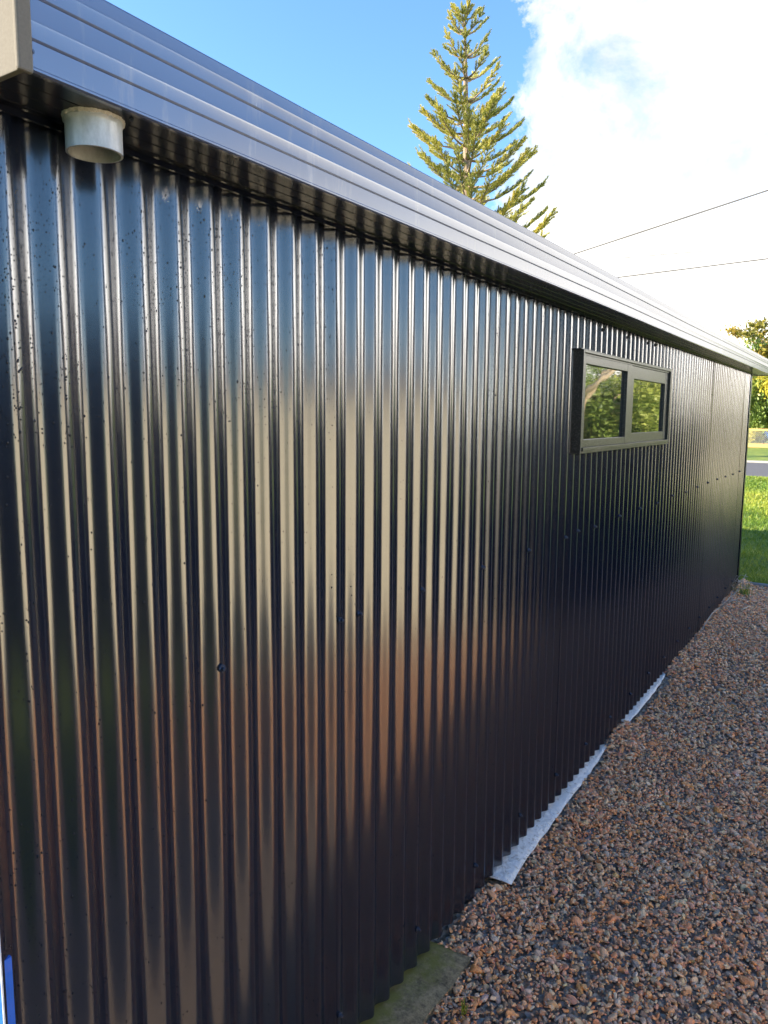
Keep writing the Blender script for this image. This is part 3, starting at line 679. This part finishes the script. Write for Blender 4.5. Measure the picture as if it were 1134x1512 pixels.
# ------------------------------------------------------------------ grass
def grass():
    n = 90000
    r = np.random.default_rng(9)
    u = r.random(n); y = YG+.05 + (16.8)*u**1.5; x = np.where(r.random(n) < .75, r.uniform(-4.0, .6, n), r.uniform(-8, 8, n))
    z = lz(x, y)-.01; hgt = (.03+.04*r.random(n))*(1+.5*(r.random(n) < .05)); wd = .0035+.0006*y
    a = r.random(n)*6.28; lean = r.normal(0, .5, (n, 2))
    b = np.stack([x, y, z], 1); s = np.stack([np.cos(a)*wd, np.sin(a)*wd, 0*a], 1)
    tip = b+np.stack([lean[:, 0]*hgt, lean[:, 1]*hgt, hgt], 1)
    V = np.stack([b-s, b+s, tip], 1).reshape(-1, 3); T = np.repeat(np.clip(.45+.25*np.sin(x*1.3+y*.9)+r.normal(0, .2, n), 0, 1), 3)
    o = mesh_obj('grass', V, np.arange(3*n).reshape(n, 3), M['blade'], attrs={'tint': np.stack([T, T, T, np.ones_like(T)], 1)})
    tag(o, 'short green lawn grass beyond the far corner of the shed', 'grass', kind='stuff')
grass()
def tuft(loc, n, hh, spread, label, seed):
    r = np.random.default_rng(seed); mb = MB()
    for i in range(n):
        a = r.random()*6.28; L = hh*(.5+.6*r.random()); b = Vector((r.normal()*spread*.3, r.normal()*spread*.3, 0)); d = Vector((math.cos(a), math.sin(a), 0))*spread*(.3+r.random())
        pts = [b, b+d*.3+Vector((0, 0, L*.6)), b+d*.7+Vector((0, 0, L*.95)), b+d*1.1+Vector((0, 0, L*.85))]; w = Vector((-d.y, d.x, 0)).normalized()*.0028
        V = []
        for k, p in enumerate(pts): V += [p-w*(1-.3*k), p+w*(1-.3*k)]
        mb.add(V, [(0, 1, 3, 2), (2, 3, 5, 4), (4, 5, 7, 6)])
    T = np.repeat(r.random(n), 8)
    o = mesh_obj('grass_tuft', mb.v, mb.f, M['blade'], attrs={'tint': np.stack([T, T, T, T*0+1], 1)}); o.location = loc
    tag(o, label, 'weed')
q = P(1098, 880, z=0.0); tuft((q.x, q.y, -.005), 70, .14, .12, 'green weed tuft at the far bottom corner of the shed', 3)
q = P(684, 1492, z=0.0); tuft((q.x, q.y, -.01), 6, .05, .015, 'tiny green sprig in the gravel beside the concrete footing', 4)
# dry vine against the wall foot
vn = MB(); vp = []
for (px, py, zz_) in ((1033, 935, .03), (1043, 918, .05), (1052, 905, .05), (1063, 897, .06), (1072, 889, .07), (1079, 880, .10), (1083, 868, .16), (1080, 864, .20)):
    q = P(px, py, x=-1.10+random.uniform(0, .02)); vp.append((q.x, q.y, q.z))
vn.tube(vp, .0045, 6)
for k in range(22):
    b = Vector(vp[random.randrange(3, len(vp))]); c = b+Vector((random.uniform(.0, .18), random.uniform(-.35, .35), random.uniform(-.04, .12))); m_ = b.lerp(c, .5)+Vector((random.uniform(0, .05), random.uniform(-.1, .1), random.uniform(0, .07)))
    vn.tube([b, m_, c], .0028, 5)
o = vn.build('dry_vine', M['twig'], smooth=True); tag(o, 'dry leafless vine creeping along the far foot of the wall', 'vine')
# pale fallen twigs and needles on the gravel
def twig(px0, py0, px1, py1, r_, lab, bend=0.0):
    a = P(px0, py0, z=0.0); b = P(px1, py1, z=0.0); m_ = (a+b)/2 + Vector((bend, 0, .006))
    for q in (a, b, m_): q.z = float(h(q.x, q.y))+.018
    o = MB().tube([a, a.lerp(m_, .6), m_, b.lerp(m_, .6), b], [r_, r_, r_, r_, r_*.6], 6).build('twig', M['needle'], smooth=True); tag(o, lab, 'twig', 'fallen twigs on the gravel')
twig(775, 1311, 797, 1308, .0022, 'short pale twig on the gravel just below the white membrane end')
twig(1108, 1288, 1129, 1352, .0012, 'long curved pine needle on the gravel at the right edge', .02)
twig(1020, 1441, 1041, 1444, .0014, 'thin straight needle lying on gravel near the bottom right')
twig(1100, 1356, 1119, 1372, .0018, 'pale split twig on gravel at the lower right edge')
twig(1093, 905, 1107, 898, .006, 'pale stick on the gravel near the far weed tuft')
twig(660, 1478, 692, 1474, .0013, 'reddish thin stalk on gravel beside the concrete footing')
twig(940, 1144, 943, 1172, .0014, 'grey needle on gravel left of centre below the second membrane', -.01)
# edging between gravel and lawn
ed = MB(); pts = [(x_, YG + .015*math.sin(x_*2.2), -.002+.006*math.sin(x_*5)) for x_ in np.linspace(-1.1, 3.6, 30)]
ed.tube(pts, .022, 8); o = ed.build('lawn_edging', M['kerb'], smooth=True); tag(o, 'pale rounded edging between the gravel and the lawn', 'edging')

# ------------------------------------------------------------------ across the road
fn = empty('chain_link_fence', (0, 51, .06)); tag(fn, 'chain link fence with yellowish timber rails across the road', 'fence')
FW0, FW1 = -26, 22; zt = 1.12
MB().box(FW0, FW1, -.05, .05, zt-.13, zt).build('top_rail', M['timber'], fn, bevel=.01)
MB().box(FW0, FW1, -.06, .06, -.02, .22).build('base_board', M['timber'], fn, bevel=.01)
wm = MB(); pt = .11; z0, z1 = .22, zt-.13
def bar(x0, za, x1, zb): wm.add([(x0-.007, 0, za), (x0+.007, 0, za), (x1+.007, 0, zb), (x1-.007, 0, zb), (x0-.007, .012, za), (x0+.007, .012, za), (x1+.007, .012, zb), (x1-.007, .012, zb)], [(0, 1, 2, 3), (7, 6, 5, 4), (0, 3, 7, 4), (1, 5, 6, 2)])
x = FW0
while x < FW1: bar(x, z0, x+(z1-z0), z1); bar(x, z1, x+(z1-z0), z0); x += pt
wm.build('wire_mesh', M['galv'], fn)
x = FW0
while x < FW1:
    MB().tube([(x+.35, .03, 0), (x+.35, .03, zt)], .03, 8).build('post', M['galv'], fn, smooth=True); x += 2.6
hs = empty('house', (-7, 80, .06)); tag(hs, 'low grey weatherboard house behind the garden across the road', 'house')
MB().box(-9, 9, 0, 7, 0, 2.7).build('wall', M['hwall'], hs)
MB().add([(-9.5, -.5, 2.7), (9.5, -.5, 2.7), (9.5, 7.5, 2.7), (-9.5, 7.5, 2.7), (-6, 3.5, 4.3), (6, 3.5, 4.3)], [(0, 1, 5, 4), (1, 2, 5), (2, 3, 4, 5), (3, 0, 4), (3, 2, 1, 0)]).build('roof', M['hroof'], hs)
MB().box(-9.5, 9.5, -.62, -.5, 2.62, 2.78).build('gutter', M['white'], hs)
for x in (-6, -2, 1.0, 5):
    w = MB().box(x, x+1.4, -.03, 0, .9, 2.1).build('window', M['white'], hs); MB().box(x+.08, x+1.32, -.045, -.032, .98, 2.02).build('pane', M['carglass'], w)
# parked car behind the fence
car = empty('parked_car', (-5.6, 60, .06)); tag(car, 'blue hatchback car parked behind the wire fence', 'car')
bp_ = [(-2.0, .35), (-2.05, .75), (-1.85, .95), (-1.3, 1.02), (-.7, 1.42), (.7, 1.46), (1.5, 1.05), (1.95, .95), (2.05, .6), (2.0, .35)]
V = []; F = []
for y_, s in ((-.82, 1), (.82, 1)):
    for (x_, z_) in bp_: V.append((x_, y_*(.82 if z_ > 1.1 else 1), z_))
k = len(bp_); F = [tuple(range(k)), tuple(range(2*k-1, k-1, -1))] + [(a, k+a, k+(a+1) % k, (a+1) % k) for a in range(k)]
mesh_obj('body', V, F, M['carblue'], car).modifiers.new('b', 'BEVEL').width = .05
for sgn in (-1, 1):
    MB().add([(-1.1, sgn*.835, 1.02), (-.62, sgn*.70, 1.36), (.62, sgn*.70, 1.39), (1.25, sgn*.835, 1.05)], [(0, 1, 2, 3) if sgn < 0 else (3, 2, 1, 0)]).build('side_window', M['carglass'], car)
    for x_ in (-1.25, 1.25):
        w = MB().tube([(x_, sgn*.66, .32), (x_, sgn*.86, .32)], .32, 20).build('wheel', M['tyre'], car)
        MB().tube([(x_, sgn*.8605, .32), (x_, sgn*.87, .32)], .19, 14).build('rim', M['galv'], w)
# ------------------------------------------------------------------ overhead wires
def wire(p0, p1, r_, lab, ext=2.5, sag=.0):
    d = p1-p0; a = p0-d*ext; b = p1+d*ext
    pts = [a.lerp(b, k/24) + Vector((0, 0, -sag*(1-((k-12)/12)**2))) for k in range(25)]
    o = MB().tube(pts, r_, 5).build('overhead_wire', M['cable'], smooth=True); tag(o, lab, 'wire', 'overhead service wires')
wire(P(848, 375, dist=24), P(1134, 281, dist=20), .018, 'thickest and highest of the overhead wires, sloping down to the roof', 1.5)
wire(P(918, 409, dist=30), P(1134, 382, dist=27), .021, 'thin overhead wire just above the roof, lowest of the three', 1.5)
wire(P(930, 380, dist=40), P(1134, 363, dist=38), .011, 'faintest overhead wire, between the other two', 1.5)

# ------------------------------------------------------------------ sky, sun
SUN_EL = R(18); sa = R(58)                      # sun stands behind the shed: toward -X and a little -Y
sd = Vector((-math.sin(sa)*math.cos(SUN_EL), -math.cos(sa)*math.cos(SUN_EL), math.sin(SUN_EL)))
sl_ = bpy.data.lights.new('sun', 'SUN'); sl_.energy = 4.8; sl_.angle = R(.5); sl_.color = (1.0, .86, .66)
so = link(bpy.data.objects.new('sun', sl_)); so.rotation_euler = sd.to_track_quat('Z', 'Y').to_euler()
w = bpy.data.worlds.new('World'); scn.world = w; w.use_nodes = True
t = NT('', world=w)
sky = t.n('ShaderNodeTexSky', _sky_type='NISHITA', _sun_disc=False, _sun_elevation=SUN_EL, _sun_rotation=math.atan2(sd.x, sd.y), _dust_density=.6, _ozone_density=2.5, _air_density=1.0)
tc = t.n('ShaderNodeTexCoord').outputs['Generated']
sx = t.n('ShaderNodeSeparateXYZ', Vector=tc); X, Y, Z = sx.outputs
az = t.math('ARCTAN2', X, Y)                    # 0 = along the wall (+Y), + toward +X
el = t.math('ARCSINE', Z)
n1 = t.noise(5.0, 10, .60, tc, .25); n2 = t.noise(9, 7, .6, tc, .2)
# upper limit of the bright cloud bank, by azimuth
lim = t.ramp(t.math('ADD', t.math('DIVIDE', t.math('ADD', az, t.math('MULTIPLY', t.math('SUBTRACT', t.noise(4.0, 8, .65, tc, .4), .5), .55)), 2*math.pi), .5), [(0, .12), (.40, .04), (.419, .06), (.429, .28), (.438, .50), (.46, .57), (.54, .60), (.58, .40), (.64, .26), (.695, .19), (.73, .10), (.775, .07), (.80, .0), (1.0, .0)])
edge = t.math('SUBTRACT', t.math('ADD', lim, t.math('MULTIPLY', t.math('SUBTRACT', n1, .5), .55)), el)
dens = t.math('MULTIPLY', t.math('ADD', edge, .02), 7.0, clamp=True)
n3 = t.noise(6.5, 8, .6, tc, .3)
hole = t.math('SUBTRACT', 1.0, t.ramp(n3, [(.36, .30), (.52, 1.0)]))
dens = t.math('MULTIPLY', dens, t.math('SUBTRACT', 1.0, t.math('MULTIPLY', hole, t.math('MULTIPLY', t.math('SUBTRACT', el, .14), 4.0, clamp=True))))
low = t.math('MULTIPLY', t.math('SUBTRACT', .30, el), 5.0, clamp=True)
azg = t.ramp(t.math('ADD', t.math('DIVIDE', az, 2*math.pi), .5), [(.53, .025), (.62, .30), (.67, 1.0), (.775, 1.0), (.80, .15), (.9, .05)])
glow = t.math('ADD', t.math('ADD', 1.2, t.math('MULTIPLY', n2, 4.2)), t.math('MULTIPLY', t.math('MULTIPLY', low, azg), 75.0))
ccol = t.n('ShaderNodeVectorMath', _operation='SCALE', i0=(1.0, .965, .90)); t.L(glow, ccol.inputs['Scale'])
skyc = t.n('ShaderNodeVectorMath', _operation='MULTIPLY', i1=(.68, .87, 1.08)); t.L(sky.outputs[0], skyc.inputs[0])
mx = t.mix(dens, skyc.outputs[0], ccol.outputs[0])
bg = t.n('ShaderNodeBackground', Strength=.10); t.L(mx, bg.inputs[0]); wo = t.n('ShaderNodeOutputWorld'); t.L(bg.outputs[0], wo.inputs[0])
scn.view_settings.view_transform = 'Standard'; scn.view_settings.look = 'None'; scn.view_settings.exposure = 2.1; scn.view_settings.gamma = 1
